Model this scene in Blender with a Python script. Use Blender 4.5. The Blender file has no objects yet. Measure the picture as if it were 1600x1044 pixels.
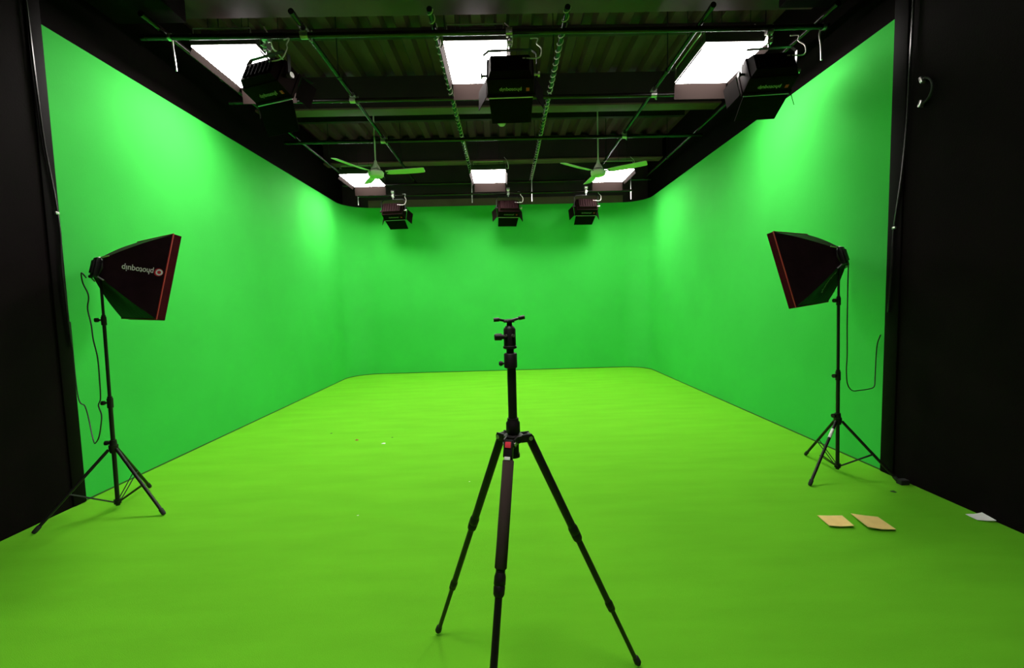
import bpy, bmesh, math, random
from mathutils import Vector, Matrix
random.seed(7)
S = bpy.context.scene
COL = S.collection
PI = math.pi
V = Vector

# ------------------------------------------------------------------ camera, world, exposure
F_PX, PITCH, ROLL, YAW, CAM_H = 678.08, .0686, -.0259, -.0155, 1.55
fw = V((-math.sin(YAW)*math.cos(PITCH), math.cos(YAW)*math.cos(PITCH), -math.sin(PITCH)))
ri = V((math.cos(YAW), math.sin(YAW), 0)); up = ri.cross(fw)
r_ = math.cos(ROLL)*ri + math.sin(ROLL)*up
u_ = -math.sin(ROLL)*ri + math.cos(ROLL)*up
cam = bpy.data.cameras.new('camera'); camo = bpy.data.objects.new('camera', cam); COL.objects.link(camo)
M3 = Matrix((r_, u_, -fw)).transposed()
camo.matrix_world = Matrix.Translation((0, 0, CAM_H)) @ M3.to_4x4()
cam.sensor_width = 36; cam.lens = 36*F_PX/1600; cam.clip_start = .05; cam.clip_end = 60
S.camera = camo
w = bpy.data.worlds.new('world'); S.world = w; w.use_nodes = True
w.node_tree.nodes['Background'].inputs[0].default_value = (0, 0, 0, 1)
w.node_tree.nodes['Background'].inputs[1].default_value = 0
S.view_settings.view_transform = 'Standard'; S.view_settings.look = 'None'
S.view_settings.exposure = 0.0; S.view_settings.gamma = 1; S.view_settings.use_curve_mapping = False
PANEL_POWER = 49.0         # strength of the diffusers of the ceiling light panels
PANEL_TINT = (1, .93, .9)
LAMP_POWER = 7.0           # strength of the glass of the barn-door lamps

# ------------------------------------------------------------------ materials
def mat(name, col, rough=.6, metal=0, spec=.5, noise=0, nscale=8, bump=0, bscale=200, emit=0, stretch=None, sheen=0):
    m = bpy.data.materials.new(name); m.use_nodes = True
    nt = m.node_tree; b = nt.nodes['Principled BSDF']
    b.inputs['Base Color'].default_value = (*col, 1); b.inputs['Roughness'].default_value = rough
    b.inputs['Metallic'].default_value = metal; b.inputs['Specular IOR Level'].default_value = spec
    if sheen: b.inputs['Sheen Weight'].default_value = sheen
    if emit:
        b.inputs['Emission Color'].default_value = (*col, 1); b.inputs['Emission Strength'].default_value = emit
    if noise or bump:
        tc = nt.nodes.new('ShaderNodeTexCoord'); mp = nt.nodes.new('ShaderNodeMapping')
        nt.links.new(tc.outputs['Object'], mp.inputs[0])
        if stretch: mp.inputs['Scale'].default_value = stretch
    if noise:
        n = nt.nodes.new('ShaderNodeTexNoise'); n.inputs['Scale'].default_value = nscale; n.inputs['Detail'].default_value = 5
        nt.links.new(mp.outputs[0], n.inputs['Vector'])
        rp = nt.nodes.new('ShaderNodeValToRGB')
        rp.color_ramp.elements[0].position = .3; rp.color_ramp.elements[1].position = .7
        rp.color_ramp.elements[0].color = (*[c*(1-noise) for c in col], 1)
        rp.color_ramp.elements[1].color = (*[min(1, c*(1+noise)) for c in col], 1)
        nt.links.new(n.outputs[0], rp.inputs[0]); nt.links.new(rp.outputs[0], b.inputs['Base Color'])
    if bump:
        n2 = nt.nodes.new('ShaderNodeTexNoise'); n2.inputs['Scale'].default_value = bscale; n2.inputs['Detail'].default_value = 3
        nt.links.new(mp.outputs[0], n2.inputs['Vector'])
        bp = nt.nodes.new('ShaderNodeBump'); bp.inputs['Strength'].default_value = bump; bp.inputs['Distance'].default_value = .01
        nt.links.new(n2.outputs[0], bp.inputs['Height']); nt.links.new(bp.outputs[0], b.inputs['Normal'])
    return m

M = dict(
    wall=mat('green_paint', (.050, .54, .072), .75, spec=.12, noise=.05, nscale=1.3, bump=.08, bscale=60),
    floor=mat('green_carpet', (.17, .60, .022), .95, spec=.08, noise=.06, nscale=2.2, bump=.5, bscale=260, stretch=(.6, 2.4, 1)),
    black=mat('black_paint', (.0058, .0032, .0038), .75, spec=.04, noise=.15, nscale=3, bump=.1, bscale=90),
    trim=mat('black_gloss_trim', (.0045, .0025, .003), .6, spec=.06),
    deck=mat('ceiling_deck', (.075, .034, .036), .6, spec=.3, noise=.2, nscale=2),
    beam=mat('beam_paint', (.026, .015, .016), .6, spec=.3, noise=.15, nscale=3),
    flange=mat('beam_flange_lit', (.13, .075, .06), .6, spec=.3, noise=.12, nscale=3),  # beam tone made paler for the light on the undersides
    pipe=mat('black_pipe', (.010, .006, .006), .25, spec=.35),
    steel=mat('bright_steel', (.6, .57, .55), .3, metal=.9),
    cablew=mat('pale_cable', (.70, .60, .58), .3, spec=.8),
    plastic=mat('black_plastic', (.010, .007, .008), .5, spec=.3),
    metalb=mat('black_metal', (.010, .008, .008), .42, spec=.35),
    rubber=mat('black_rubber', (.014, .014, .014), .8),
    foam=mat('brown_foam', (.05, .03, .026), .9),
    fabric=mat('black_fabric', (.019, .007, .011), .55, spec=.06, noise=.2, nscale=9, bump=.35, bscale=22),
    lip=mat('dark_red_fabric', (.06, .004, .008), .8, spec=.08, noise=.15, nscale=12),
    piping=mat('red_piping', (.45, .02, .03), .5),
    diff=mat('softbox_diffuser', (.7, .7, .68), .9),
    panel=mat('lit_diffuser', PANEL_TINT, .6, emit=PANEL_POWER),
    lens=mat('lamp_glass', (1, .95, .9), .4, emit=LAMP_POWER),
    housing=mat('panel_housing', (.05, .045, .042), .45, spec=.4),
    flap=mat('flap_paint', (.0065, .0040, .0034), .85, spec=.04),
    lampblack=mat('lamp_paint', (.008, .0026, .003), .7, spec=.03),
    badge=mat('badge_red', (.95, .06, .09), .4),
    fan=mat('fan_enamel', (.62, .60, .52), .45, spec=.4),
    print=mat('white_print', (.9, .86, .86), .5),
    printd=mat('grey_print', (.30, .25, .25), .5),
    red=mat('red_print', (.65, .015, .03), .45),
    kraft=mat('kraft_board', (.97, .66, .24), .85, noise=.06, nscale=14),
    kraft_edge=mat('kraft_board_back', (.25, .12, .03), .9),
    paper=mat('white_paper', (.97, .97, .96), .8),
    leaf=mat('brown_scrap', (.32, .09, .02), .8),
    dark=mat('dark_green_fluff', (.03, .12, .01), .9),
    detect=mat('detector_plastic', (.55, .6, .3), .5),
    cablegloss=mat('glossy_black_cable', (.02, .017, .018), .25, spec=.6),
    cord=mat('black_cord', (.02, .02, .02), .5),
)

# ------------------------------------------------------------------ mesh helpers
def frame(d):
    d = V(d).normalized(); a = V((0, 0, 1)) if abs(d.z) < .95 else V((1, 0, 0))
    x = d.cross(a).normalized(); return x, d.cross(x).normalized(), d
def box(bm, c, s, m=None, bev=0):
    mt = Matrix.Translation(c) @ (m.to_4x4() if m else Matrix.Identity(4)) @ Matrix.Diagonal((*s, 1))
    g = bmesh.ops.create_cube(bm, size=1, matrix=mt)
    if bev:
        es = list({e for v in g['verts'] for e in v.link_edges})
        bmesh.ops.bevel(bm, geom=es, offset=bev, segments=2, affect='EDGES', profile=.6)
def bx(bm, x0, x1, y0, y1, z0, z1, bev=0): box(bm, ((x0+x1)/2, (y0+y1)/2, (z0+z1)/2), (x1-x0, y1-y0, z1-z0), None, bev)
def rings(bm, pts, rad, n=12, cap=True, closed=False):
    """tube through points with a radius at each one"""
    pts = [V(p) for p in pts]; L = len(pts); rr = []
    px = None
    for i, p in enumerate(pts):
        if closed: d = pts[(i+1) % L]-pts[i-1]
        else: d = pts[min(i+1, L-1)]-pts[max(i-1, 0)]
        d.normalize()
        if px is None: x = frame(d)[0]
        else:
            x = px-d*px.dot(d); x = x.normalized() if x.length > 1e-6 else frame(d)[0]
        px = x; y = d.cross(x)
        r = rad[i] if isinstance(rad, (list, tuple)) else rad
        rr.append([bm.verts.new(p+(x*math.cos(2*PI*k/n)+y*math.sin(2*PI*k/n))*r) for k in range(n)])
    for i in range(L if closed else L-1):
        a, b = rr[i], rr[(i+1) % L]
        for k in range(n):
            f = bm.faces.new((a[k], a[(k+1) % n], b[(k+1) % n], b[k])); f.smooth = True
    if cap and not closed:
        bm.faces.new(rr[0][::-1]); bm.faces.new(rr[-1])
def turn(bm, a, d, prof, n=16):
    """lathe: prof = [(distance along d, radius)] with hard steps"""
    x, y, d = frame(d); a = V(a); prev = None
    rs = []
    for t, r in prof:
        rs.append([bm.verts.new(a+d*t+(x*math.cos(2*PI*k/n)+y*math.sin(2*PI*k/n))*r) for k in range(n)])
    for i in range(len(rs)-1):
        for k in range(n):
            f = bm.faces.new((rs[i][k], rs[i][(k+1) % n], rs[i+1][(k+1) % n], rs[i+1][k]))
            f.smooth = abs(prof[i][1]-prof[i+1][1]) < .004
    bm.faces.new(rs[0][::-1]); bm.faces.new(rs[-1])
def spline(ctrl, n=10):
    c = [V(p) for p in ctrl]; c = [c[0]*2-c[1]]+c+[c[-1]*2-c[-2]]; out = []
    for i in range(1, len(c)-2):
        for k in range(n):
            t = k/n
            out.append(.5*((2*c[i])+(c[i+1]-c[i-1])*t+(2*c[i-1]-5*c[i]+4*c[i+1]-c[i+2])*t*t+(-c[i-1]+3*c[i]-3*c[i+1]+c[i+2])*t**3))
    out.append(c[-2]); return out
def obj(name, bm, m, parent=None, label=None, origin=None):
    """bm is in world space (or in the parent's local space when local=True)"""
    bmesh.ops.recalc_face_normals(bm, faces=bm.faces)
    o_ = V(origin) if origin is not None else (V(parent['_w']) if parent is not None and '_w' in parent else V((0, 0, 0)))
    bmesh.ops.translate(bm, verts=bm.verts, vec=-o_)
    me = bpy.data.meshes.new(name); bm.to_mesh(me); bm.free(); me.materials.append(m); me.set_sharp_from_angle(angle=math.radians(52))
    o = bpy.data.objects.new(name, me); COL.objects.link(o)
    if parent is not None:
        o.parent = parent
        if '_w' in parent: o['_w'] = tuple(parent['_w'])
    else:
        o.location = o_
    if label: o['label'] = label
    return o
def tag(o, label, cat, group=None, kind=None):
    o['label'] = label; o['category'] = cat
    if group: o['group'] = group
    if kind: o['kind'] = kind
    return o
def thing(name, label, cat, loc=(0, 0, 0), group=None):
    o = bpy.data.objects.new(name, None); COL.objects.link(o); o.location = loc; o.empty_display_size = .1
    o['_w'] = tuple(loc); return tag(o, label, cat, group)
def struct(name, bm, m, label=None):
    o = obj(name, bm, m); o['kind'] = 'structure'
    if label: o['label'] = label
    return o
def N(): return bmesh.new()
def text_bm(body, size, mtx, depth=.0008):
    """lettering as mesh, placed by a matrix (x = reading direction, y = up of the letters)"""
    c = bpy.data.curves.new('t', 'FONT'); c.body = body; c.size = size; c.align_x = 'CENTER'; c.align_y = 'CENTER'; c.extrude = depth
    c.offset = size*.012
    o = bpy.data.objects.new('t', c); COL.objects.link(o); bpy.context.view_layer.update()
    me = bpy.data.meshes.new_from_object(o.evaluated_get(bpy.context.evaluated_depsgraph_get()))
    bm = N(); bm.from_mesh(me); bmesh.ops.transform(bm, verts=bm.verts, matrix=mtx)
    bpy.data.objects.remove(o); bpy.data.curves.remove(c); bpy.data.meshes.remove(me); return bm
def copy_tree(o, parent=None):
    c = o.copy(); COL.objects.link(c); c.parent = parent
    for ch in list(o.children): copy_tree(ch, c)
    return c

# ------------------------------------------------------------------ the room
XL, XR, YB, HT = -3.55, 3.29, 10.12, 3.82      # inner faces and height of the green walls
YL, YR = 3.58, 3.68                              # where they start on each side
ZC = 4.92
bm = N(); bx(bm, -3.9, 3.7, -2.2, 10.5, -.12, 0); struct('floor', bm, M['floor'])
def wall_path(bm, path, z0, z1, t):
    """wall following a plan path; t = thickness to the outside (left of travel)"""
    P = [V((*p, 0)) for p in path]; inn, out = [], []
    for i, p in enumerate(P):
        d = (P[min(i+1, len(P)-1)]-P[max(i-1, 0)]).normalized(); nrm = V((-d.y, d.x, 0))
        inn.append(p); out.append(p+nrm*t)
    vs = [[bm.verts.new((q.x, q.y, z)) for q in L] for L in (inn, out) for z in (z0, z1)]
    a, b, c, d = vs
    for i in range(len(P)-1):
        for f in ((a[i], a[i+1], b[i+1], b[i]), (c[i+1], c[i], d[i], d[i+1])):
            bm.faces.new(f).smooth = True
        bm.faces.new((b[i], b[i+1], d[i+1], d[i])); bm.faces.new((a[i+1], a[i], c[i], c[i+1]))
    for i in (0, len(P)-1): bm.faces.new((a[i], b[i], d[i], c[i]))
rl, rr2 = .62, .55
bm = N(); wall_path(bm, [(XL, YL), (XL, 6), (XL, YB-rl-.3)], 0, HT, .1); struct('wall_left', bm, M['wall'])
bm = N(); wall_path(bm, [(XR, YB-rr2-.3), (XR, 6), (XR, YR)], 0, HT, .1); struct('wall_right', bm, M['wall'])
path = [(XL, YB-rl-.3), (XL, YB-rl-.15)]+[(XL+rl-rl*math.cos(a*PI/20), YB-rl+rl*math.sin(a*PI/20)) for a in range(11)]
path += [(-1.5, YB), (0, YB), (1.5, YB)]
path += [(XR-rr2+rr2*math.sin(a*PI/20), YB-rr2+rr2*math.cos(a*PI/20)) for a in range(11)]
path += [(XR, YB-rr2-.15), (XR, YB-rr2-.3)]
bm = N(); wall_path(bm, path, 0, HT, .1); struct('wall_back', bm, M['wall'])
# black shell round the green walls
bm = N(); bx(bm, -3.9, XL-.11, YL, 10.5, 0, ZC); bx(bm, -3.9, XL+.012, -2.2, YL-.004, 0, ZC); struct('wall_west', bm, M['black'])
bm = N(); bx(bm, XR+.11, 3.7, YR, 10.5, 0, ZC); bx(bm, XR-.012, 3.7, -2.2, YR-.004, 0, ZC); struct('wall_east', bm, M['black'])
bm = N(); bx(bm, XL-.11, XR+.11, YB+.11, 10.5, 0, ZC); struct('wall_north', bm, M['beam'])
bm = N(); bx(bm, XL+.012, XR-.012, -2.2, -2.05, 0, ZC); struct('wall_south', bm, M['black'])
# strip above the back wall, coloured pale for the light on it
bm = N(); bx(bm, XL+.5, XR-.5, YB+.02, YB+.1, HT+.002, HT+.17, .004); struct('trim_1', bm, M['flange'])
# corrugated steel deck, ribs running to the back
bm = N(); y0, y1 = -2.2, 10.5; x = -3.9; p = .30; prof = []
while x < 3.7:
    prof += [(x, 0), (x+.11, 0), (x+.15, .075), (x+.26, .075)]; x += p
vs = [[bm.verts.new((a, y, ZC+b)) for a, b in prof] for y in (y0, y1)]
for i in range(len(prof)-1): bm.faces.new((vs[0][i], vs[0][i+1], vs[1][i+1], vs[1][i]))
g = bmesh.ops.extrude_face_region(bm, geom=list(bm.faces)); bmesh.ops.translate(bm, verts=[v for v in g['geom'] if isinstance(v, bmesh.types.BMVert)], vec=(0, 0, .12))
struct('ceiling', bm, M['deck'])
# cross beams: dark web, bottom flange coloured paler for the light on it
def beam(n, y0, y1, zb, m1='beam'):
    bm = N(); bx(bm, XL, XR, y0+.03, y1-.03, zb+.03, ZC); struct('trim_%d' % n, bm, M[m1])
    bm = N(); bx(bm, XL, XR, y0, y1, zb, zb+.028, .004); struct('trim_%d' % (n+1), bm, M['flange'])
beam(2, 6.58, 6.8, 4.44); beam(4, 8.96, 9.2, 4.44)
bm = N(); bx(bm, XL+.2, XR-.1, 3.2, 4.56, 4.45, ZC, .01); struct('trim_6', bm, M['deck'])
bm = N(); bx(bm, XL+.013, XL+.65, 2.6, 4.3, 4.25, ZC, .01); struct('trim_7', bm, M['black'])
bm = N(); bx(bm, XR-.6, XR-.013, 2.8, 4.3, 4.3, ZC, .01); struct('trim_8', bm, M['black'])
# thin purlins between the beams
for i, y in enumerate((5.5, 7.9, 9.75)):
    bm = N(); bx(bm, XL, XR, y, y+.07, ZC-.10, ZC-.005); struct('trim_%d' % (9+i), bm, M['beam'])
# edge posts where green meets black
bm = N(); bx(bm, XL-.02, XL+.026, 3.47, YL, 0, ZC, .012); struct('trim_12', bm, M['trim'])
bm = N(); bx(bm, XR-.026, XR+.02, 3.55, YR, 0, ZC, .012); struct('trim_13', bm, M['trim'])
# thin dark joint along the foot of the green walls
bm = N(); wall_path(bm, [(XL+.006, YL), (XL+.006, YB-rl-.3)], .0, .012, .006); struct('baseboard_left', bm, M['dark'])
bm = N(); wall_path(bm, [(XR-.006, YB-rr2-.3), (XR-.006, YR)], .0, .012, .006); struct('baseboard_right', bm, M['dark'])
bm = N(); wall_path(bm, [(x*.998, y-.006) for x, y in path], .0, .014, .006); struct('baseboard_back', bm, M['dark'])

# ------------------------------------------------------------------ pipe grid
ZP = 4.15
def pipe(name, a, b, r, label, cat, group, hang=(), wrap=False):
    t = thing(name, label, cat, tuple(a), group)
    bm = N(); d = (V(b)-V(a)); L = d.length
    turn(bm, a, d, [(0, r*.6), (0, r*1.12), (.05, r*1.12), (.05, r), (L-.05, r), (L-.05, r*1.12), (L, r*1.12), (L, r*.6)], 14)
    obj('tube', bm, M['pipe'], t)
    for h in hang:
        p = V(a)+d*h; bm = N(); rings(bm, [(p.x, p.y, p.z+r), (p.x, p.y, ZC+.02)], .006, 6)
        turn(bm, (p.x, p.y-.02, p.z), (0, 1, 0) if abs(d.x) < abs(d.y) else (1, 0, 0), [(0, r*1.25), (.04, r*1.25)], 12)
        obj('hanger_rod', bm, M['metalb'], t)
    if wrap:  # pale coil stands in for the dashed highlights along the pipe
        bm = N(); pts = []; x, y, dd = frame(d); n = int(L/.014)
        for i in range(n):
            s = i/n*L; a_ = s/.125*2*PI
            pts.append(V(a)+dd*s+(x*math.cos(a_)+y*math.sin(a_))*(r+.005))
        rings(bm, pts, .005, 5); obj('highlight_coil', bm, M['cablew'], t, 'pale thin coil standing for the highlights along the pipe')
    return t
GL, GC = 'grid pipes running towards the back', 'grid pipes running from wall to wall'
ZL = ZP+.052
for x, lb, wr in ((-3.15, 'black ceiling grid pipe running beside the left green wall', 0),
              (-1.83, 'black ceiling grid pipe running to the back between left and middle light panels', 0),
              (-.60, 'black pipe with a pale highlight coil running to the back along the left of the middle light panels', 1),
              (.64, 'black pipe with a pale highlight coil running to the back on the right of the middle light panels', 1),
              (1.96, 'black ceiling grid pipe running to the back along the left of the right light panels', 0),
              (3.10, 'black ceiling grid pipe running beside the right green wall', 0)):
    pipe('grid_pipe', (x, 4.08, ZL), (x, 9.62, ZL), .024, lb, 'pipe', GL, hang=(.2, .75), wrap=wr)
for y, lb in ((4.34, 'nearest black pipe crossing from wall to wall under the ceiling grid'),
              (5.66, 'second black cross pipe, behind the row of three near light panels'),
              (7.02, 'third black cross pipe, in front of the two ceiling fans'),
              (9.46, 'high black cross pipe near the back, above the row of far barn-door lamps')):
    pipe('cross_pipe', (-3.36, y, ZP), (3.20, y, ZP), .026, lb, 'pipe', GC)
t = pipe('cross_pipe', (-3.0, 9.3, 3.88), (2.75, 9.3, 3.88), .022, 'lowest black cross pipe, carrying the three far barn-door lamps', 'pipe', GC)
for x in (-3.0, -.62, .64, 2.73):
    bm = N(); rings(bm, [(x, 9.3, 3.70), (x, 9.3, ZL-.02)], .009, 6); obj('drop_rod', bm, M['steel'], t)
# short steel hanging ends below the nearest cross pipe
for x, lb in ((-3.09, 'short steel strap hanging from the nearest cross pipe at the left wall'), (3.16, 'short steel strap hanging from the nearest cross pipe at the right wall')):
    bm = N(); rings(bm, spline([(x, 4.37, ZP+.03), (x-.01, 4.38, 4.1), (x, 4.375, 4.0), (x+.01, 4.375, 3.86)]), .008, 6)
    turn(bm, (x-.015, 4.34, ZP), (1, 0, 0), [(0, .033), (.03, .033)], 14)
    tag(obj('hanging_strap', bm, M['steel'], origin=(x, 4.375, ZP)), lb, 'strap', 'steel straps at the grid ends')
# couplers on the crossings
for x, y, lb in ((-1.83, 4.34, 'steel coupler on the near cross pipe between left and middle light panels'), (-1.83, 5.66, 'steel coupler on the second cross pipe left of the middle lamp'),
             (1.96, 5.66, 'bright steel coupler under the far left corner of the near right light panel'), (1.96, 7.02, 'steel coupler on the third cross pipe near the right fan'),
             (-1.83, 7.02, 'steel coupler on the third cross pipe above the left fan')):
    bm = N(); turn(bm, (x-.035, y, ZP), (1, 0, 0), [(0, .036), (.07, .036)], 14)
    turn(bm, (x, y-.035, ZL), (0, 1, 0), [(0, .034), (.07, .034)], 14)
    rings(bm, [(x+.05, y+.045, ZP-.04), (x+.05, y+.045, ZP+.07)], .008, 6); rings(bm, [(x+.03, y+.03, ZP-.03), (x+.052, y+.047, ZP-.03)], .008, 6)
    tag(obj('pipe_coupler', bm, M['steel'], origin=(x, y, ZP)), lb, 'clamp', 'couplers on the pipe grid')

# ------------------------------------------------------------------ ceiling light panels
def make_panel():
    t = thing('ceiling_light_panel', '', 'light panel', (0, 0, 0), 'lit ceiling light panels')
    W_, D_ = .62, .80
    bm = N()
    for sx in (-1, 1): box(bm, (sx*W_/2, 0, .0615), (.012, D_+.012, .097), None, .003)
    for sy in (-1, 1): box(bm, (0, sy*D_/2, .0615), (W_-.012, .012, .097), None, .003)
    box(bm, (0, 0, .104), (W_-.012, D_-.012, .012)); box(bm, (0, 0, .125), (.3, .5, .03), None, .004)
    obj('housing', bm, M['housing'], t)
    for k, (p, q) in enumerate((((-W_/2-.008, -D_/2+.02), (-W_/2-.008, D_/2)), ((-W_/2, D_/2+.008), (W_/2, D_/2+.008)), ((W_/2+.008, D_/2), (W_/2+.008, -D_/2+.02)))):
        o1 = V((-.03, 0, 0)) if k == 0 else V((0, .02, 0)) if k == 1 else V((.03, 0, 0)); th = V((.004, 0, 0)) if k != 1 else V((0, .004, 0))
        bm = N(); a, b = V((*p, 0)), V((*q, 0)); c, d = b+o1+V((0, 0, -.17 if k == 1 else -.055)), a+o1+V((0, 0, -.17 if k == 1 else -.055))
        vv = [bm.verts.new(e+th*sg) for sg in (-.5, .5) for e in (a, b, c, d)]
        bm.faces.new(vv[:4]); bm.faces.new(vv[4:][::-1])
        for i in range(4): bm.faces.new((vv[i], vv[4+i], vv[4+(i+1) % 4], vv[(i+1) % 4]))
        obj('shade_flap', bm, M['flap'], t)
    bm = N(); box(bm, (0, 0, .0065), (W_, D_, .011)); obj('diffuser', bm, M['panel'], t)
    bm = N(); box(bm, (0, 0, .144), (.22, .02, .006)); obj('spill_strip', bm, M['panel'], t, 'added glowing strip on top, lighting the ceiling and pipes')  # glowing strip added to throw white light on deck and pipes
    for sx in (-1, 1):
        bm = N(); rings(bm, [(sx*(W_/2+.012), -D_/2+.06, .05), (sx*(W_/2+.012), -D_/2+.06, .15), (sx*(W_/2+.012), D_/2-.06, .15), (sx*(W_/2+.012), D_/2-.06, .05)], .007, 6)
        obj('side_bracket', bm, M['steel'], t)
    bm = N(); rings(bm, [(-W_/2+.04, -D_/2-.02, .1), (-W_/2+.04, -D_/2-.02, .155), (W_/2-.03, -D_/2-.02, .155), (W_/2-.03, -D_/2-.02, .1)], .006, 6)
    obj('front_bracket', bm, M['steel'], t)
    bm = N()
    for sx in (-1, 1):
        for sy in (-1, 1): rings(bm, [(sx*.2, sy*.3, .1), (sx*.2, sy*.3, .78)], .004, 5)
    obj('suspension_wire', bm, M['metalb'], t)
    bm = N(); rings(bm, spline([(.2, .1, .13), (.32, .0, .16), (.37, -.18, .10), (.36, -.25, .2), (.30, -.2, .3)]), .006, 6); obj('power_cord', bm, M['cablew'], t)
    return t
proto = make_panel(); first = True
for x, y, z, lb in ((-2.67, 4.86, 4.13, 'bright rectangular light panel at the near left of the ceiling'),
                (-.22, 4.86, 4.13, 'bright rectangular light panel at the near middle, above the middle barn-door lamp'),
                (2.42, 4.95, 4.13, 'bright rectangular light panel at the near right of the ceiling'),
                (-2.66, 8.62, 4.0, 'small-looking far left light panel behind the left ceiling fan'),
                (-.23, 8.54, 4.0, 'far middle light panel above the back wall'),
                (2.18, 8.66, 4.0, 'far right light panel behind the right ceiling fan'),
                (-.22, .9, 4.2, 'added light panel overhead, above the view, brightening the near floor')):  # unseen panel added to brighten the foreground floor
    o = proto if first else copy_tree(proto); first = False
    o.location = (x, y, z); o['label'] = lb

# ------------------------------------------------------------------ barn-door lamps
WORD = 'photoquip'
def make_lamp():
    """local frame: origin at the yoke pivot, lamp aims along +Y and down"""
    t = thing('barn_door_lamp', '', 'studio lamp', (0, 0, 0), 'barn-door lamps on the grid')
    R = Matrix.Rotation(-math.radians(24), 4, 'X')
    def done(name, bm, m, par, label=None):
        bmesh.ops.transform(bm, verts=bm.verts, matrix=R); return obj(name, bm, m, par, label)
    w_, h_, d_ = .45, .27, .22
    bm = N(); box(bm, (0, .02, 0), (w_, d_-.04, h_), None, .012)
    # tapered back with cooling fins
    g = bmesh.ops.create_cube(bm, size=1, matrix=Matrix.Translation((0, -d_/2+.01, 0)) @ Matrix.Diagonal((w_-.03, .06, h_-.03, 1)))
    for v in g['verts']:
        if v.co.y < -d_/2: v.co.x *= .86; v.co.z *= .8
    for k in range(7): box(bm, (-.15+.05*k, -d_/2-.022, 0), (.008, .02, .15))
    h = done('lamp_housing', bm, M['lampblack'], t)
    # rim at the front
    bm = N(); fy = d_/2
    for sx in (-1, 1): box(bm, (sx*w_/2, fy, 0), (.018, .03, h_+.018), None, .003)
    for sz in (-1, 1): box(bm, (0, fy, sz*h_/2), (w_-.018, .03, .018), None, .003)
    done('front_frame', bm, M['lampblack'], t)
    bm = N(); rings(bm, [(-w_/2+.01, fy+.012, -h_/2-.012), (w_/2-.01, fy+.012, -h_/2-.012)], .006, 8)
    done('hinge_rod', bm, M['steel'], t, 'bright steel hinge rod along the lower door')
    bm = N(); box(bm, (0, fy-.004, 0), (w_-.02, .006, h_-.02)); done('lamp_glass', bm, M['lens'], t)
    # four doors, splayed outwards from the front frame
    def flap(pts, name='barn_door'):
        bm = N(); a = [V(p) for p in pts]; nn = (a[1]-a[0]).cross(a[2]-a[0]).normalized()*.003
        vv = [bm.verts.new(q+nn*s) for s in (-1, 1) for q in a]
        bm.faces.new(vv[:4][::-1]); bm.faces.new(vv[4:])
        for i in range(4): bm.faces.new((vv[i], vv[(i+1) % 4], vv[4+(i+1) % 4], vv[4+i]))
        done(name, bm, M['flap'], t)
    y = fy+.02; a = w_/2; b = h_/2
    flap([(-a+.01, y, -b-.015), (a-.01, y, -b-.015), (a-.025, y+.27, -b-.045), (-a+.025, y+.27, -b-.045)])
    flap([(-a+.01, y, b+.015), (a-.01, y, b+.015), (a-.03, y+.17, b+.13), (-a+.03, y+.17, b+.13)])
    for s in (-1, 1):
        flap([(s*(a+.015), y, b-.01), (s*(a+.015), y, -b+.01), (s*(a+.10), y+.12, -b-.03), (s*(a+.10), y+.12, b-.05)])
    # yoke and clamp (not tilted)
    bm = N(); c = [(-a-.03, 0, 0), (-a-.03, 0, .19), (-a+.02, 0, .23), (a-.02, 0, .23), (a+.03, 0, .19), (a+.03, 0, 0)]
    for p, q in zip(c, c[1:]):
        d = V(q)-V(p); m = Matrix((frame(d)[0], frame(d)[1], d.normalized())).transposed()
        sx = (.006, .035) if abs(d.z) < .02 or True else 0
        # flat bar: thin across, 35 mm along Y
        u2 = V((0, 1, 0)); v2 = d.normalized().cross(u2).normalized()
        m = Matrix((v2, u2, d.normalized())).transposed()
        box(bm, (V(p)+V(q))/2, (.006, .035, d.length+.006), m)
    obj('yoke', bm, M['metalb'], t)
    for s in (-1, 1):
        bm = N(); turn(bm, (s*(a+.002), 0, 0), (s, 0, 0), [(0, .012), (.04, .012), (.04, .026), (.058, .026), (.058, .02)], 12); obj('tilt_knob', bm, M['steel'] if s > 0 else M['plastic'], t)
    bm = N(); rings(bm, [(0, 0, .23), (0, 0, .275)], .010, 8); box(bm, (0, 0, .285), (.05, .05, .025), None, .004)
    turn(bm, (-.025, 0, .31), (1, 0, 0), [(0, .034), (.05, .034)], 14); rings(bm, [(0, -.03, .30), (0, -.075, .29)], .006, 6)
    rings(bm, [(0, 0, .33), (0, 0, .345)], .012, 8)
    obj('pipe_clamp', bm, M['steel'], t)
    bm = N(); rings(bm, spline([(.12, -.1, .1), (.27, -.1, .10), (.30, -.06, .2), (.26, -.02, .27), (.27, .0, .33), (.20, .01, .34)]), .006, 7); obj('power_cable', bm, M['cablew'], t)
    # lettering under the housing, upside down to a viewer below
    rb = Matrix(((-1, 0, 0, -.01), (0, -1, 0, .035), (0, 0, -1, -h_/2-.0012), (0, 0, 0, 1)))
    # x to the left, y towards the viewer, facing down
    rb = Matrix(((-1, 0, 0, .0), (0, 1, 0, .045), (0, 0, -1, -h_/2-.0012), (0, 0, 0, 1)))
    bmt = text_bm(WORD, .052, rb); done('printed_lettering', bmt, M['printd'], t, 'small grey lettering on the underside, upside down')
    bm = N(); box(bm, (.165, .045, -h_/2-.0015), (.03, .035, .002)); done('printed_mark', bm, M['red'], t, 'small dark red square mark beside the lettering')
    return t
lp = make_lamp(); first = True
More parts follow.
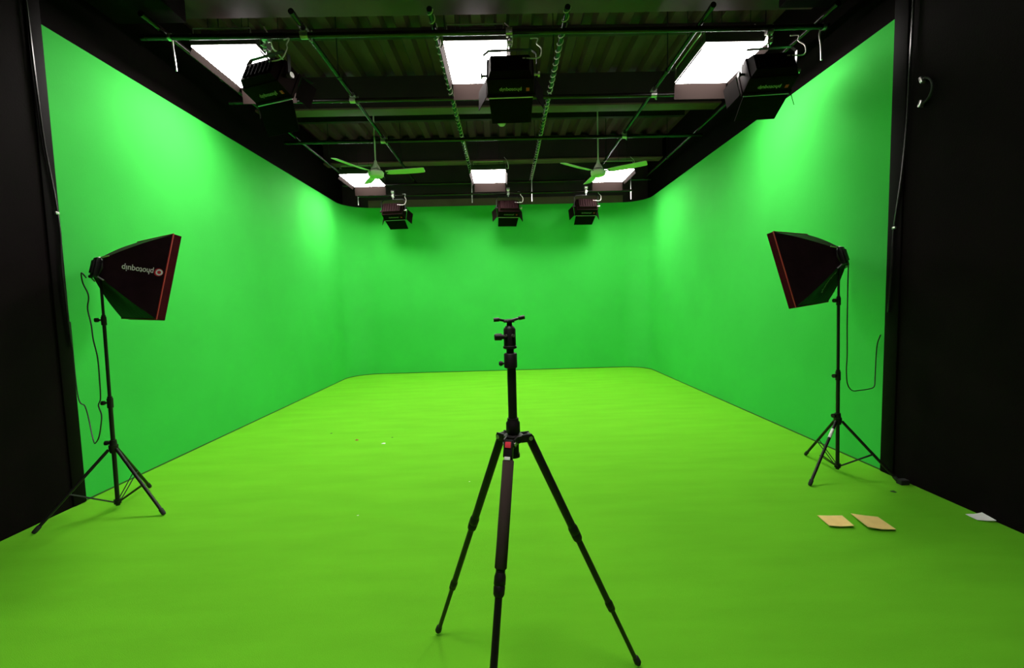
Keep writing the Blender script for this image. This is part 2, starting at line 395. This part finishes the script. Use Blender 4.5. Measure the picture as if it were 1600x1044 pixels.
# x, y, z pivot, yaw
for x, y, z, yaw, lb in ((-2.21, 4.38, 3.76, -20, 'near left black barn-door lamp turned to the right, below the left light panel'),
                     (.115, 4.34, 3.75, -2, 'near middle black barn-door lamp hanging in front of the middle light panel'),
                     (2.64, 4.36, 3.74, -6, 'near right black barn-door lamp hanging against the top of the right green wall'),
                     (-2.27, 9.3, 3.565, -7, 'far left small black barn-door lamp below the left fan'),
                     (.14, 9.3, 3.57, 7, 'far middle small black barn-door lamp over the back wall'),
                     (1.78, 9.3, 3.57, 4, 'far right small black barn-door lamp below the right fan')):
    o = lp if first else copy_tree(lp); first = False
    o.location = (x, y, z); o.rotation_euler = (0, 0, math.radians(yaw)); o['label'] = lb
    if y < 5:                                    # these hang on a longer stem under the cross pipe
        bm = N(); rings(bm, [(x, y, z+.33), (x, y, ZP-.03)], .014, 8); turn(bm, (x-.03, y, ZP), (1, 0, 0), [(0, .036), (.06, .036)], 14)
        so = obj('drop_stem', bm, M['steel'], None, origin=(x, y, z)); so.parent = o; so.location = (0, 0, 0)

# the near left lamp has its lower door hanging down
_ = [c for c in lp.children if c.name.startswith('barn_door')][0]
P_ = Matrix.Rotation(-math.radians(24), 4, 'X') @ V((0, .13, -.15))
_.data = _.data.copy(); _.matrix_local = Matrix.Translation(P_) @ Matrix.Rotation(-math.radians(42), 4, 'X') @ Matrix.Translation(-P_)

# ------------------------------------------------------------------ ceiling fans
def make_fan():
    t = thing('ceiling_fan', '', 'fan', (0, 0, 0), 'ceiling fans')
    bm = N(); rings(bm, [(0, 0, .12), (0, 0, 1.25)], .011, 8); turn(bm, (0, 0, 1.22), (0, 0, 1), [(0, .03), (.06, .06), (.10, .06)], 16); obj('down_rod', bm, M['fan'], t)
    bm = N(); turn(bm, (0, 0, .05), (0, 0, 1), [(0, .07), (.02, .065), (.08, .03), (.13, .018)], 18); obj('canopy_cone', bm, M['fan'], t)
    bm = N(); turn(bm, (0, 0, -.07), (0, 0, 1), [(0, .03), (.0, .085), (.02, .115), (.075, .12), (.10, .09), (.11, .05)], 24); obj('motor', bm, M['fan'], t)
    for k in range(3):
        a = math.radians(120*k); R = Matrix.Rotation(a, 4, 'Z') @ Matrix.Rotation(math.radians(-13), 4, 'X')
        bm = N(); xs = (.16, .22, .45, .65, .735, .75); ws = (.045, .06, .068, .07, .066, .05)
        rows = [[bm.verts.new((x, s*w_, z_+.02*((x-.16)/.6)**2)) for s in (-1, 1) for z_ in (-.003, .003)] for x, w_ in zip(xs, ws)]
        for p, q in zip(rows, rows[1:]):
            for i, j in ((0, 1), (1, 3), (3, 2), (2, 0)): bm.faces.new((p[i], p[j], q[j], q[i]))
        for p in (rows[0], rows[-1]): bm.faces.new((p[0], p[1], p[3], p[2]))
        bmesh.ops.transform(bm, verts=bm.verts, matrix=R); bl = obj('blade', bm, M['fan'], t)
        bm = N(); box(bm, (.135, 0, 0), (.11, .035, .008), None, .002); bmesh.ops.transform(bm, verts=bm.verts, matrix=R); obj('blade_bracket', bm, M['plastic'], bl)
    return t
fn = make_fan()
fn.location = (-1.92, 6.86, 3.62); fn.rotation_euler = (0, 0, math.radians(-3)); fn['label'] = 'left ceiling fan with three blades, in front of the far left light panel'
f2 = copy_tree(fn); f2.location = (1.55, 7.05, 3.62); f2.rotation_euler = (0, 0, math.radians(-27)); f2['label'] = 'right ceiling fan with three blades, in front of the far right light panel'
bm = N(); turn(bm, (.04, 8.3, ZC), (0, 0, -1), [(0, .075), (.03, .075), (.06, .05), (.07, .03)], 18)
tag(obj('smoke_detector', bm, M['detect'], origin=(.04, 8.3, ZC)), 'small round pale detector on the ceiling deck behind the middle lamp', 'detector')

# ------------------------------------------------------------------ light stands and softboxes
def stand(base, top, hub_z, feet, label, stripe=None):
    base, top = V(base), V(top)
    t = thing('light_stand', label, 'light stand', tuple(base), 'stands carrying the softboxes')
    ax = (top-base).normalized(); L = (top-base).length
    def at(z): return base+ax*((z-base.z)/ax.z)
    bm = N(); turn(bm, base+ax*.03, ax, [(0, .0145), (at(.86).z-.03, .0145)], 14); obj('lower_tube', bm, M['metalb'], t)
    bm = N(); a = at(.86); turn(bm, a, ax, [(0, .0115), (.65, .0115)], 12); obj('middle_tube', bm, M['metalb'], t)
    bm = N(); a = at(1.5); turn(bm, a, ax, [(0, .009), (L-1.5, .009)], 12); obj('upper_tube', bm, M['metalb'], t)
    for z, s in ((.82, 1), (1.47, .85)):
        bm = N(); turn(bm, at(z), ax, [(0, .02*s), (.075*s, .02*s), (.075*s, .016*s), (.09*s, .016*s)], 14)
        c = obj('tube_collar', bm, M['plastic'], t)
        bm = N(); sd = V((-1, -.3, 0)).normalized(); turn(bm, at(z+.04)+sd*.01, sd, [(0, .007), (.025, .007), (.025, .017), (.045, .017), (.045, .012)], 10); obj('clamp_knob', bm, M['plastic'], c)
    hub = at(hub_z)
    bm = N(); turn(bm, at(hub_z-.04), ax, [(0, .024), (.03, .03), (.06, .03), (.06, .024), (.10, .022)], 14)
    h = obj('leg_hub', bm, M['plastic'], t)
    bm = N(); sd = V((-1, -.2, 0)).normalized(); turn(bm, at(hub_z+.04)+sd*.015, sd, [(0, .008), (.02, .008), (.02, .018), (.04, .018)], 10); obj('clamp_knob', bm, M['plastic'], h)
    bm = N(); turn(bm, base+V((0, 0, .045)), (0, 0, 1), [(0, .016), (.0, .024), (.035, .024), (.035, .018)], 14); bc = obj('brace_collar', bm, M['plastic'], t)
    for i, f in enumerate(feet):
        f = V(f); d = V((f.x-base.x, f.y-base.y, 0)).normalized(); s = d.cross(V((0, 0, 1)))
        a = hub+d*.03-V((0, 0, .01)); b = f+V((0, 0, .012))
        bm = N(); turn(bm, a, b-a, [(0, .010), (.0, .0115), ((b-a).length-.04, .0115)], 10)
        lg = obj('leg', bm, M['metalb'], t)
        bm = N(); turn(bm, b-(b-a).normalized()*.05, b-a, [(0, .010), (.005, .015), (.045, .015), (.055, .011)], 10); obj('rubber_foot', bm, M['rubber'], lg)
        bm = N(); m_ = a.lerp(b, .56); c = base+V((0, 0, .062))+d*.02
        for k in (-1, 1): rings(bm, [c+s*.010*k, m_+s*.014*k], .0042, 6)
        obj('brace', bm, M['metalb'], t)
        if stripe == i:  # plain white stripe round the upper part of this leg
            bm = N(); p = a.lerp(b, .13); q = a.lerp(b, .27); turn(bm, p, q-p, [(0, .0128), ((q-p).length, .0128)], 12); obj('white_stripe', bm, M['paper'], lg, 'white stripe wrapped round the leg')
    return t
LB = (-3.13, 3.42, 0); LT = (-3.105, 3.42, 1.86)
RB = (2.89, 3.68, 0); RT = (2.855, 3.68, 1.83)
stand(LB, LT, .50, [(-2.66, 3.28, 0), (-3.40, 3.05, 0), (-3.20, 3.82, 0)], 'black tripod light stand by the left wall carrying the larger-looking softbox')
stand(RB, RT, .47, [(2.46, 3.42, 0), (2.90, 4.10, 0), (3.20, 3.42, 0)], 'black tripod light stand by the right wall with a white stripe on one leg', stripe=0)

def softbox(apex, a, n, v, corners, label, top, letter):
    apex, a, n, v = V(apex), V(a).normalized(), V(n).normalized(), V(v).normalized()
    t = thing('softbox', label, 'softbox', tuple(apex), 'softboxes on the light stands')
    NT, NB, FB, FT = [V(c) for c in corners]
    # small end octagon-ish frame at the lamp head
    s = .075; A0 = apex-a*.02
    ring = [A0+n*s+v*s, A0+n*s-v*s, A0-n*s-v*s, A0-n*s+v*s]
    back_off = a*(-.055)
    mid = [c+back_off for c in (NT, NB, FB, FT)]
    # fabric shell with sagging panels between the rods
    bm = N(); K = 12; J = 10; outer = {}
    cen_axis = lambda tt: apex+a*((mid[0]-apex).dot(a)*tt)
    def shell_pt(side, i, j):
        u = i/J; tt = j/K
        r0, r1 = ring[side], ring[(side+1) % 4]; m0, m1 = mid[side], mid[(side+1) % 4]
        # rods bow outwards a little
        e0 = r0.lerp(m0, tt); e1 = r1.lerp(m1, tt)
        c = cen_axis(tt); bow = .018*math.sin(PI*tt)
        e0 = e0+(e0-c).normalized()*bow; e1 = e1+(e1-c).normalized()*bow
        p = e0.lerp(e1, u)
        inward = (c-p).normalized()
        sag = .03*math.sin(PI*u)*math.sin(PI*min(1, tt*1.15))
        fold = .006*math.sin(9*u+5*tt+side)*math.sin(PI*u)*math.sin(PI*tt)
        return p+inward*(sag+fold)
    def V_(side, i, j):
        if i == J: side, i = (side+1) % 4, 0
        k = (side, i, j)
        if k not in outer: outer[k] = bm.verts.new(shell_pt(side, i, j))
        return outer[k]
    for sd in range(4):
        for i in range(J):
            for j in range(K):
                bm.faces.new((V_(sd, i, j), V_(sd, i+1, j), V_(sd, i+1, j+1), V_(sd, i, j+1))).smooth = True
    bm.faces.new([V_(sd, 0, 0) for sd in range(4)][::-1] if False else [V_(sd, i, 0) for sd in range(4) for i in range(J)])
    obj('fabric_shell', bm, M['fabric'], t)
    # lip band
    bm = N(); front = (NT, NB, FB, FT)
    for k in range(4):
        q = [mid[k], mid[(k+1) % 4], front[(k+1) % 4], front[k]]
        c = sum(q, V())/4; ctr = apex+a*(c-apex).dot(a); out = (c-ctr).normalized()*.003
        vv = [bm.verts.new(p+out*s_) for s_ in (1, -1) for p in q]
        bm.faces.new(vv[:4]); bm.faces.new(vv[4:][::-1])
        for i in range(4): bm.faces.new((vv[i], vv[4+i], vv[4+(i+1) % 4], vv[(i+1) % 4]))
    obj('front_lip', bm, M['lip'], t, 'dark red lip around the opening')
    bm = N(); ctr = sum(mid, V())/4
    rings(bm, [m+(m-ctr).normalized()*.004 for m in mid for _ in (0,)], .0055, 6, closed=True); obj('piping', bm, M['piping'], t, 'thin red piping')
    bm = N(); q = [f_+back_off*.25 for f_ in front]; cc = sum(q, V())/4; q = [p.lerp(cc, .012) for p in q]
    vv = [bm.verts.new(p+a*s_) for s_ in (-.002, .002) for p in q]; bm.faces.new(vv[:4]); bm.faces.new(vv[4:][::-1])
    for i in range(4): bm.faces.new((vv[i], vv[4+i], vv[4+(i+1) % 4], vv[(i+1) % 4]))
    obj('diffusion_cloth', bm, M['diff'], t)
    # ring and lamp head, tilt bracket down to the stand
    m = Matrix((n, a, v)).transposed()
    bm = N(); turn(bm, apex-a*.028, a, [(0, .05), (0, .078), (.03, .080), (.03, .06)], 20); obj('speed_ring', bm, M['metalb'], t)
    bm = N(); box(bm, apex-a*.040, (.085, .030, .15), m, .010); box(bm, apex-a*.060, (.06, .012, .10), m, .004); hd = obj('lamp_head', bm, M['plastic'], t)
    top = V(top)
    bm = N(); turn(bm, top-V((0, 0, .04)), (0, 0, 1), [(0, .018), (.07, .018), (.07, .012)], 12)
    c = apex-a*.05; dd = c-top; mm = top.lerp(c, .5)
    u2 = n; d2 = dd.normalized(); v2 = d2.cross(u2).normalized(); u2 = v2.cross(d2)
    box(bm, mm+V((0, 0, .005)), (.02, .03, dd.length), Matrix((v2, u2, d2)).transposed(), .003)
    kd = V((-1 if letter else 1, -.2, 0)).normalized()
    turn(bm, top-V((0, 0, .015)), kd, [(0, .006), (.05, .006), (.05, .011), (.075, .011)], 10); obj('tilt_bracket', bm, M['plastic'], t)
    # steel rod ends
    for k in range(4):
        bm = N(); rings(bm, [ring[k]-a*.015, ring[k]+(mid[k]-ring[k]).normalized()*.03+(ring[k]-apex).normalized()*.008], .006, 6)
        obj('rod_end', bm, M['steel'], t)
    # lettering on one panel
    side = 0 if letter else 1
    m0, m1 = mid[side], mid[(side+1) % 4]
    P00 = shell_pt(side, 5, 4); P1 = shell_pt(side, 5, 11)
    xdir = (P00-P1).normalized()                                  # reads from the lip towards the lamp head
    across = (shell_pt(side, 8, 8)-shell_pt(side, 2, 8)).normalized()
    nn = xdir.cross(across).normalized(); c0 = shell_pt(side, 5, 8)
    if nn.dot(c0-cen_axis(8/12)) < 0: nn = -nn
    yd = nn.cross(xdir).normalized()
    def place(p, hgt): return Matrix(((xdir.x, yd.x, nn.x, p.x), (xdir.y, yd.y, nn.y, p.y), (xdir.z, yd.z, nn.z, p.z), (0, 0, 0, 1)))
    u_at = .40 if letter else .5
    span = (P00-P1).length
    bt = text_bm(WORD, .062 if letter else .05, Matrix.Identity(4), .0005)
    base_p = P1.lerp(P00, .50)
    # wrap every letter vertex onto the sagging shell
    up_side = yd.dot(across)
    def on_shell(x, y, lift):
        q = c0+xdir*x+yd*y
        # find shell coordinates by search
        best = None
        ul, uh, tl, th = 0, 1, .2, 1
        for _ in range(5):
            cand = []
            for iu in range(7):
                for it in range(7):
                    uu = ul+(uh-ul)*iu/6; t2 = tl+(th-tl)*it/6
                    pp = shell_pt(side, uu*J, t2*K); dlt = pp-q; dlt = dlt-nn*dlt.dot(nn); cand.append((dlt.length, uu, t2, pp))
            best = min(cand, key=lambda e: e[0]); du = (uh-ul)/6; dt = (th-tl)/6
            ul, uh, tl, th = best[1]-du, best[1]+du, best[2]-dt, best[2]+dt
        return best[3]+nn*lift
    off = (.040, .022) if letter else (.08, 0)
    bmesh.ops.subdivide_edges(bt, edges=[e for e in bt.edges if e.calc_length() > .02], cuts=1)
    for vtx in bt.verts:
        x, y, z = vtx.co; vtx.co = on_shell(x*(.84 if letter else 1)+off[0], y-off[1] if letter else y, .0035+z)
    obj('printed_lettering', bt, M['print'] if letter else M['printd'], t, 'white lettering printed upside down' if letter else 'small grey lettering on the lower panel')
    if letter:
        bm = N(); x0 = off[0]-.143
        for r0, r1, nm in ((.0, .031, 'red'),):
            vv = [bm.verts.new(on_shell(x0+r1*math.cos(k*PI/12), -off[1]+r1*math.sin(k*PI/12), .0035)) for k in range(24)]; bm.faces.new(vv)
        obj('printed_mark', bm, M['red'], t, 'round red emblem beside the lettering')
        bm = N(); vi = [bm.verts.new(on_shell(x0-.005+.013*math.cos(k*PI/12), -off[1]+.013*math.sin(k*PI/12), .005)) for k in range(24)]
        vo = [bm.verts.new(on_shell(x0-.005+.024*math.cos(k*PI/12), -off[1]+.024*math.sin(k*PI/12), .005)) for k in range(24)]
        for k in range(24): bm.faces.new((vi[k], vi[(k+1) % 24], vo[(k+1) % 24], vo[k]))
        obj('emblem_ring', bm, M['print'], t, 'white ring in the red emblem')
    return t
softbox((-3.085, 3.42, 1.904), (.533, .816, -.223), (.836, -.549, -.013), (.133, .18, .975),
        [(-2.561, 3.552, 2.155), (-2.651, 3.43, 1.495), (-3.257, 3.829, 1.504), (-3.167, 3.95, 2.164)],
        'black softbox on the left stand with white lettering and red piping, turned away', LT, True)
softbox((2.845, 3.68, 1.877), (-.555, .79, -.259), (-.811, -.584, -.043), (-.185, .186, .965),
        [(2.301, 3.792, 2.099), (2.425, 3.667, 1.451), (3.019, 4.095, 1.483), (2.895, 4.22, 2.13)],
        'black softbox on the right stand with red piping and no white lettering', RT, False)

# cables of the softboxes
def cable(name, pts, r, label, mt='cord', n=10):
    bm = N(); rings(bm, spline(pts, n), r, 6); return tag(obj(name, bm, M[mt], origin=pts[0]), label, 'cable')
cable('power_cable', [(-3.13, 3.33, 1.83), (-3.19, 3.36, 1.87), (-3.225, 3.40, 1.80), (-3.20, 3.41, 1.70), (-3.225, 3.42, 1.60), (-3.20, 3.41, 1.48), (-3.185, 3.40, 1.36), (-3.165, 3.40, 1.22), (-3.165, 3.40, 1.05), (-3.18, 3.41, .90), (-3.21, 3.42, .84), (-3.175, 3.40, .77),
                      (-3.175, 3.39, .70), (-3.20, 3.39, .60), (-3.26, 3.42, .54), (-3.33, 3.48, .535), (-3.40, 3.54, .60), (-3.46, 3.59, .70), (-3.49, 3.60, .80), (-3.54, 3.60, .9), (-3.535, 3.59, 1.5)], .0045,
      'thin black power cable hanging beside the left light stand and looping to the wall')
cable('power_cable', [(2.89, 3.62, 1.83), (2.915, 3.65, 1.60), (2.91, 3.64, 1.30), (2.925, 3.65, 1.05), (2.93, 3.66, .90), (2.96, 3.68, .78), (3.02, 3.70, .72), (3.10, 3.72, .715), (3.20, 3.74, .72), (3.255, 3.75, .74), (3.27, 3.76, .82), (3.272, 3.76, 1.0), (3.272, 3.75, 1.12), (3.28, 3.73, 1.2)], .0045,
      'thin black power cable looping from the right light stand to the wall edge')
cable('wall_cable', [(XL+.037, 3.46, 4.3), (XL+.038, 3.47, 3.8), (XL+.037, 3.48, 3.4), (XL+.037, 3.50, 2.9), (XL+.037, 3.54, 2.5), (XL+.037, 3.555, 2.2), (XL+.038, 3.54, 1.9), (XL+.037, 3.56, 1.3)], .008,
      'glossy black cable running down the post at the left wall', 'cablegloss', 8)
cable('wall_cable', [(XR-.038, 3.50, 4.3), (XR-.037, 3.50, 3.8), (XR-.038, 3.51, 3.3), (XR-.037, 3.52, 2.9), (XR-.037, 3.55, 2.5), (XR-.038, 3.60, 2.1), (XR-.037, 3.61, 1.8), (XR-.037, 3.63, 1.4)], .009,
      'glossy black cable running down the post at the right wall', 'cablegloss', 8)
for s, x, y, z, lb in ((-1, XL+.038, 3.545, 2.36, 'small steel clip holding the cable on the left post'), (1, XR-.038, 3.60, 2.10, 'small steel clip holding the cable on the right post')):
    bm = N(); box(bm, (x, y, z), (.016, .03, .022), None, .003); tag(obj('cable_clip', bm, M['steel'], origin=(x, y, z)), lb, 'clip', 'clips on the posts')
# ring handle on the right black wall
t = thing('ring_handle', 'black ring handle with two steel clips high on the right black wall', 'handle', (XR-.02, 3.38, 3.1))
bm = N(); rings(bm, [(XR-.035, 3.405-.085*math.sin(a*PI/12), 3.10+.095*math.cos(a*PI/12)) for a in range(13)], .009, 8); obj('ring', bm, M['rubber'], t)
for dz in (.088, -.088):
    bm = N(); box(bm, (XR-.035, 3.405, 3.1+dz), (.035, .022, .05), Matrix.Rotation(.35 if dz < 0 else -.35, 3, 'X'), .006); obj('clip', bm, M['steel'], t)
# floor-level foot of the right post
bm = N(); box(bm, (XR-.075, 3.40, .02), (.07, .05, .04), None, .005); tag(obj('door_stop', bm, M['rubber'], origin=(XR-.075, 3.40, 0)), 'small black block on the floor at the foot of the right black wall', 'block')

# ------------------------------------------------------------------ camera tripod
C = V((.02, 1.593, 0)); PH = 2.367; RF = .53
t = thing('camera_tripod', 'black camera tripod standing alone in the foreground, without a camera', 'tripod', tuple(C))
def TP(x, z): return C+V((x, 0, z))
LEN = -.009
cx = lambda z: C+V(((z-1.05)*-.012, 0, z))
bm = N(); turn(bm, cx(1.085), (0, 0, 1), [(0, .0165), (.235, .0165)], 20); obj('centre_column', bm, M['metalb'], t)
bm = N(); turn(bm, cx(1.065), (0, 0, 1), [(0, .020), (.01, .026), (.045, .026), (.052, .021), (.062, .021)], 20); obj('column_lock', bm, M['plastic'], t)
bm = N(); turn(bm, cx(1.035), (0, 0, 1), [(0, .03), (.004, .036), (.028, .036), (.032, .028)], 18)
FE = []
for k in range(3):
    a = PH+k*2*PI/3; d = V((math.cos(a), math.sin(a), 0)); FE.append(d); s = d.cross(V((0, 0, 1)))
    for q in (-1, 1): box(bm, cx(1.05)+d*.045+s*q*.019, (.045, .007, .03), Matrix.Rotation(a, 3, 'Z'), .002)
sp = obj('spider', bm, M['metalb'], t)
bm = N(); turn(bm, cx(.975), (0, 0, 1), [(0, .012), (.004, .022), (.018, .022), (.018, .019), (.062, .019)], 18); obj('lower_hub', bm, M['plastic'], t)
for k, d in enumerate(FE):
    top = cx(1.048)+d*.062; foot = C+d*RF; L = (foot-top).length; ax = (foot-top).normalized(); s = d.cross(V((0, 0, 1)))
    bm = N(); turn(bm, top-s*.018, s, [(0, .014), (.036, .014)], 14); turn(bm, top, ax, [(0, .013), (.012, .0165), (L*.37, .0158)], 16)
    lg = obj('leg', bm, M['metalb'], t)
    bm = N(); turn(bm, top+ax*(L*.36), ax, [(0, .0165), (.012, .0195), (.034, .0195), (.036, .0175), (.040, .0195), (.062, .0185), (.07, .014)], 16); obj('twist_lock', bm, M['plastic'], lg)
    bm = N(); turn(bm, top+ax*(L*.40), ax, [(0, .0125), (L*.31, .0125)], 14); obj('leg_section', bm, M['metalb'], lg)
    bm = N(); turn(bm, top+ax*(L*.69), ax, [(0, .013), (.010, .0160), (.028, .0160), (.030, .0145), (.034, .0155), (.046, .0150), (.05, .011)], 16); obj('twist_lock', bm, M['plastic'], lg)
    bm = N(); turn(bm, top+ax*(L*.72), ax, [(0, .0095), (L*.28-.02, .0095)], 12); obj('leg_section', bm, M['metalb'], lg)
    bm = N(); turn(bm, foot-ax*.045+V((0, 0, .006)), ax, [(0, .010), (.006, .0135), (.030, .0150), (.040, .010)], 14); obj('rubber_foot', bm, M['rubber'], lg)
    bm = N(); turn(bm, top-s*.023, s, [(0, .008), (.046, .008)], 12); obj('pivot_bolt', bm, M['steel'], lg)
    if k == 1:
        fn_ = (V((0, 0, 1))-ax*ax.z).normalized(); fn_ = fn_ if fn_.dot(d) > 0 else -fn_
        mb = Matrix((s, ax, fn_)).transposed()
        bm = N(); box(bm, top+ax*.018+fn_*.008, (.034, .062, .026), mb, .005); ca = obj('leg_casting', bm, M['plastic'], lg)
        bm = N(); box(bm, top+ax*.006+fn_*.0225, (.021, .021, .004), mb, .0015); obj('red_badge', bm, M['badge'], lg, 'small red square badge')
        bm = N(); box(bm, top+ax*.052+fn_*.018, (.021, .011, .008), mb, .0015); obj('white_tab', bm, M['paper'], lg, 'small white tab below the red badge')
        bm = N(); turn(bm, top+ax*.055, ax, [(0, .016), (.004, .0205), (L*.30, .0205), (L*.30+.004, .016)], 18); obj('foam_grip', bm, M['foam'], lg, 'brown foam sleeve on this leg')
# ball head
bm = N(); turn(bm, cx(1.315), (0, 0, 1), [(0, .020), (.003, .0245), (.052, .0245), (.056, .020)], 22); obj('head_base', bm, M['plastic'], t)
bm = N(); turn(bm, cx(1.37), (0, 0, 1), [(0, .014), (.018, .014)], 18); obj('head_neck', bm, M['metalb'], t)
bm = N(); turn(bm, cx(1.386), (0, 0, 1), [(0, .020), (.003, .0255), (.010, .0255), (.012, .0225), (.072, .0225), (.080, .018), (.086, .011), (.098, .009)], 22); bh = obj('ball_housing', bm, M['plastic'], t)
bm = N(); turn(bm, cx(1.431)+V((-.02, -.004, 0)), (-1, -.1, 0), [(0, .009), (.009, .009), (.009, .0135), (.034, .0125), (.036, .009)], 14); obj('friction_knob', bm, M['plastic'], t)
bm = N(); turn(bm, cx(1.436)+V((.012, -.0195, 0)), (.5, -1, 0), [(0, .006), (.006, .006)], 12); turn(bm, cx(1.436)+V((-.012, -.0195, 0)), (-.6, -1, 0), [(0, .005), (.006, .005)], 12); obj('steel_screw', bm, M['steel'], t)
bm = N(); turn(bm, cx(1.333)+V((-.023, -.003, 0)), (-1, -.1, 0), [(0, .004), (.006, .004), (.006, .008), (.014, .010), (.020, .006)], 12); obj('pan_knob', bm, M['plastic'], t)
bm = N(); c = cx(1.490); rings(bm, [c+V((-.056, 0, .004)), c+V((-.036, 0, .005)), c+V((-.034, 0, .004)), c+V((-.015, 0, .0)), c+V((.01, 0, .0)), c+V((.035, 0, .007)), c+V((.037, 0, .008)), c+V((.058, 0, .012))], [.0075, .0075, .0045, .005, .006, .0045, .0075, .0075], 12)
box(bm, c+V((0, 0, -.003)), (.04, .034, .007), None, .002); obj('camera_clamp', bm, M['metalb'], t)

# ------------------------------------------------------------------ things on the floor
def sheet(name, quad, thick, m, lift, label, cat, group=None, edge=None):
    """thin board lying on the floor: quad on the plan, corners lifted a little"""
    bm = N(); n = 6; top, bot = {}, {}
    q = [V((*p, 0)) for p in quad]
    for i in range(n+1):
        for j in range(n+1):
            u, v = i/n, j/n; p = q[0].lerp(q[1], u).lerp(q[3].lerp(q[2], u), v)
            z = lift[0]*(1-u)*(1-v)+lift[1]*u*(1-v)+lift[2]*u*v+lift[3]*(1-u)*v
            z = z*(.6+.4*(2*abs(u-.5)))+.001
            top[i, j] = bm.verts.new((p.x, p.y, z+thick)); bot[i, j] = bm.verts.new((p.x, p.y, z))
    for i in range(n):
        for j in range(n):
            bm.faces.new((top[i, j], top[i+1, j], top[i+1, j+1], top[i, j+1])).smooth = True
            bm.faces.new((bot[i, j+1], bot[i+1, j+1], bot[i+1, j], bot[i, j])).smooth = True
    for i in range(n):
        for a, b in (((i, 0), (i+1, 0)), ((i+1, n), (i, n)), ((0, i+1), (0, i)), ((n, i), (n, i+1))):
            bm.faces.new((bot[a], bot[b], top[b], top[a]))
    return tag(obj(name, bm, m, origin=(q[0].x, q[0].y, 0)), label, cat, group)
sheet('kraft_sheet', [(2.165, 2.93), (2.335, 2.92), (2.29, 2.76), (2.135, 2.775)], .004, M['kraft'], (.004, .002, .014, .012), 'square tan board lying on the carpet, the left one of two', 'board', 'tan boards on the floor')
sheet('kraft_sheet', [(2.405, 2.93), (2.56, 2.885), (2.52, 2.70), (2.355, 2.725)], .004, M['kraft'], (.010, .002, .012, .022), 'curled tan board lying on the carpet, the one nearer the right wall', 'board', 'tan boards on the floor')
sheet('paper_sheet', [(3.175, 2.88), (3.275, 2.865), (3.262, 2.765), (3.17, 2.80)], .003, M['paper'], (.004, .02, .014, .004), 'small white paper lying at the foot of the right black wall', 'paper')
def scrap(x, y, s, m, label, name='scrap', cat='scrap'):
    bm = N(); k = 7; c = bm.verts.new((x, y, .012*s/.03)); ring = [bm.verts.new((x+s*math.cos(i*2*PI/k)*(.6+.4*random.random()), y+s*.8*math.sin(i*2*PI/k)*(.6+.4*random.random()), .002)) for i in range(k)]
    for i in range(k): bm.faces.new((c, ring[i], ring[(i+1) % k]))
    bm.faces.new(ring[::-1]); return tag(obj(name, bm, M[m], origin=(x, y, 0)), label, cat)
scrap(-1.78, 5.04, .035, 'leaf', 'small brown scrap on the green floor left of the tripod', 'brown_scrap')
scrap(-1.42, 4.88, .030, 'paper', 'white crumb of paper just right of the brown scrap', 'paper_crumb')
scrap(-1.14, 3.17, .010, 'paper', 'tiny white crumb on the floor left of the tripod, nearest the viewer', 'paper_crumb')
scrap(-.35, 3.73, .008, 'paper', 'tiny pale crumb on the floor just left of the tripod legs', 'paper_crumb')
scrap(3.02, 3.27, .03, 'dark', 'small dark fluff on the carpet before the right light stand', 'fluff')
scrap(-1.38, 5.10, .018, 'dark', 'dark speck on the carpet behind the white crumb', 'fluff')
scrap(-2.20, 5.35, .020, 'dark', 'dark speck on the carpet left of the brown scrap', 'fluff')

for o in bpy.data.objects:
    if '_w' in o: del o['_w']
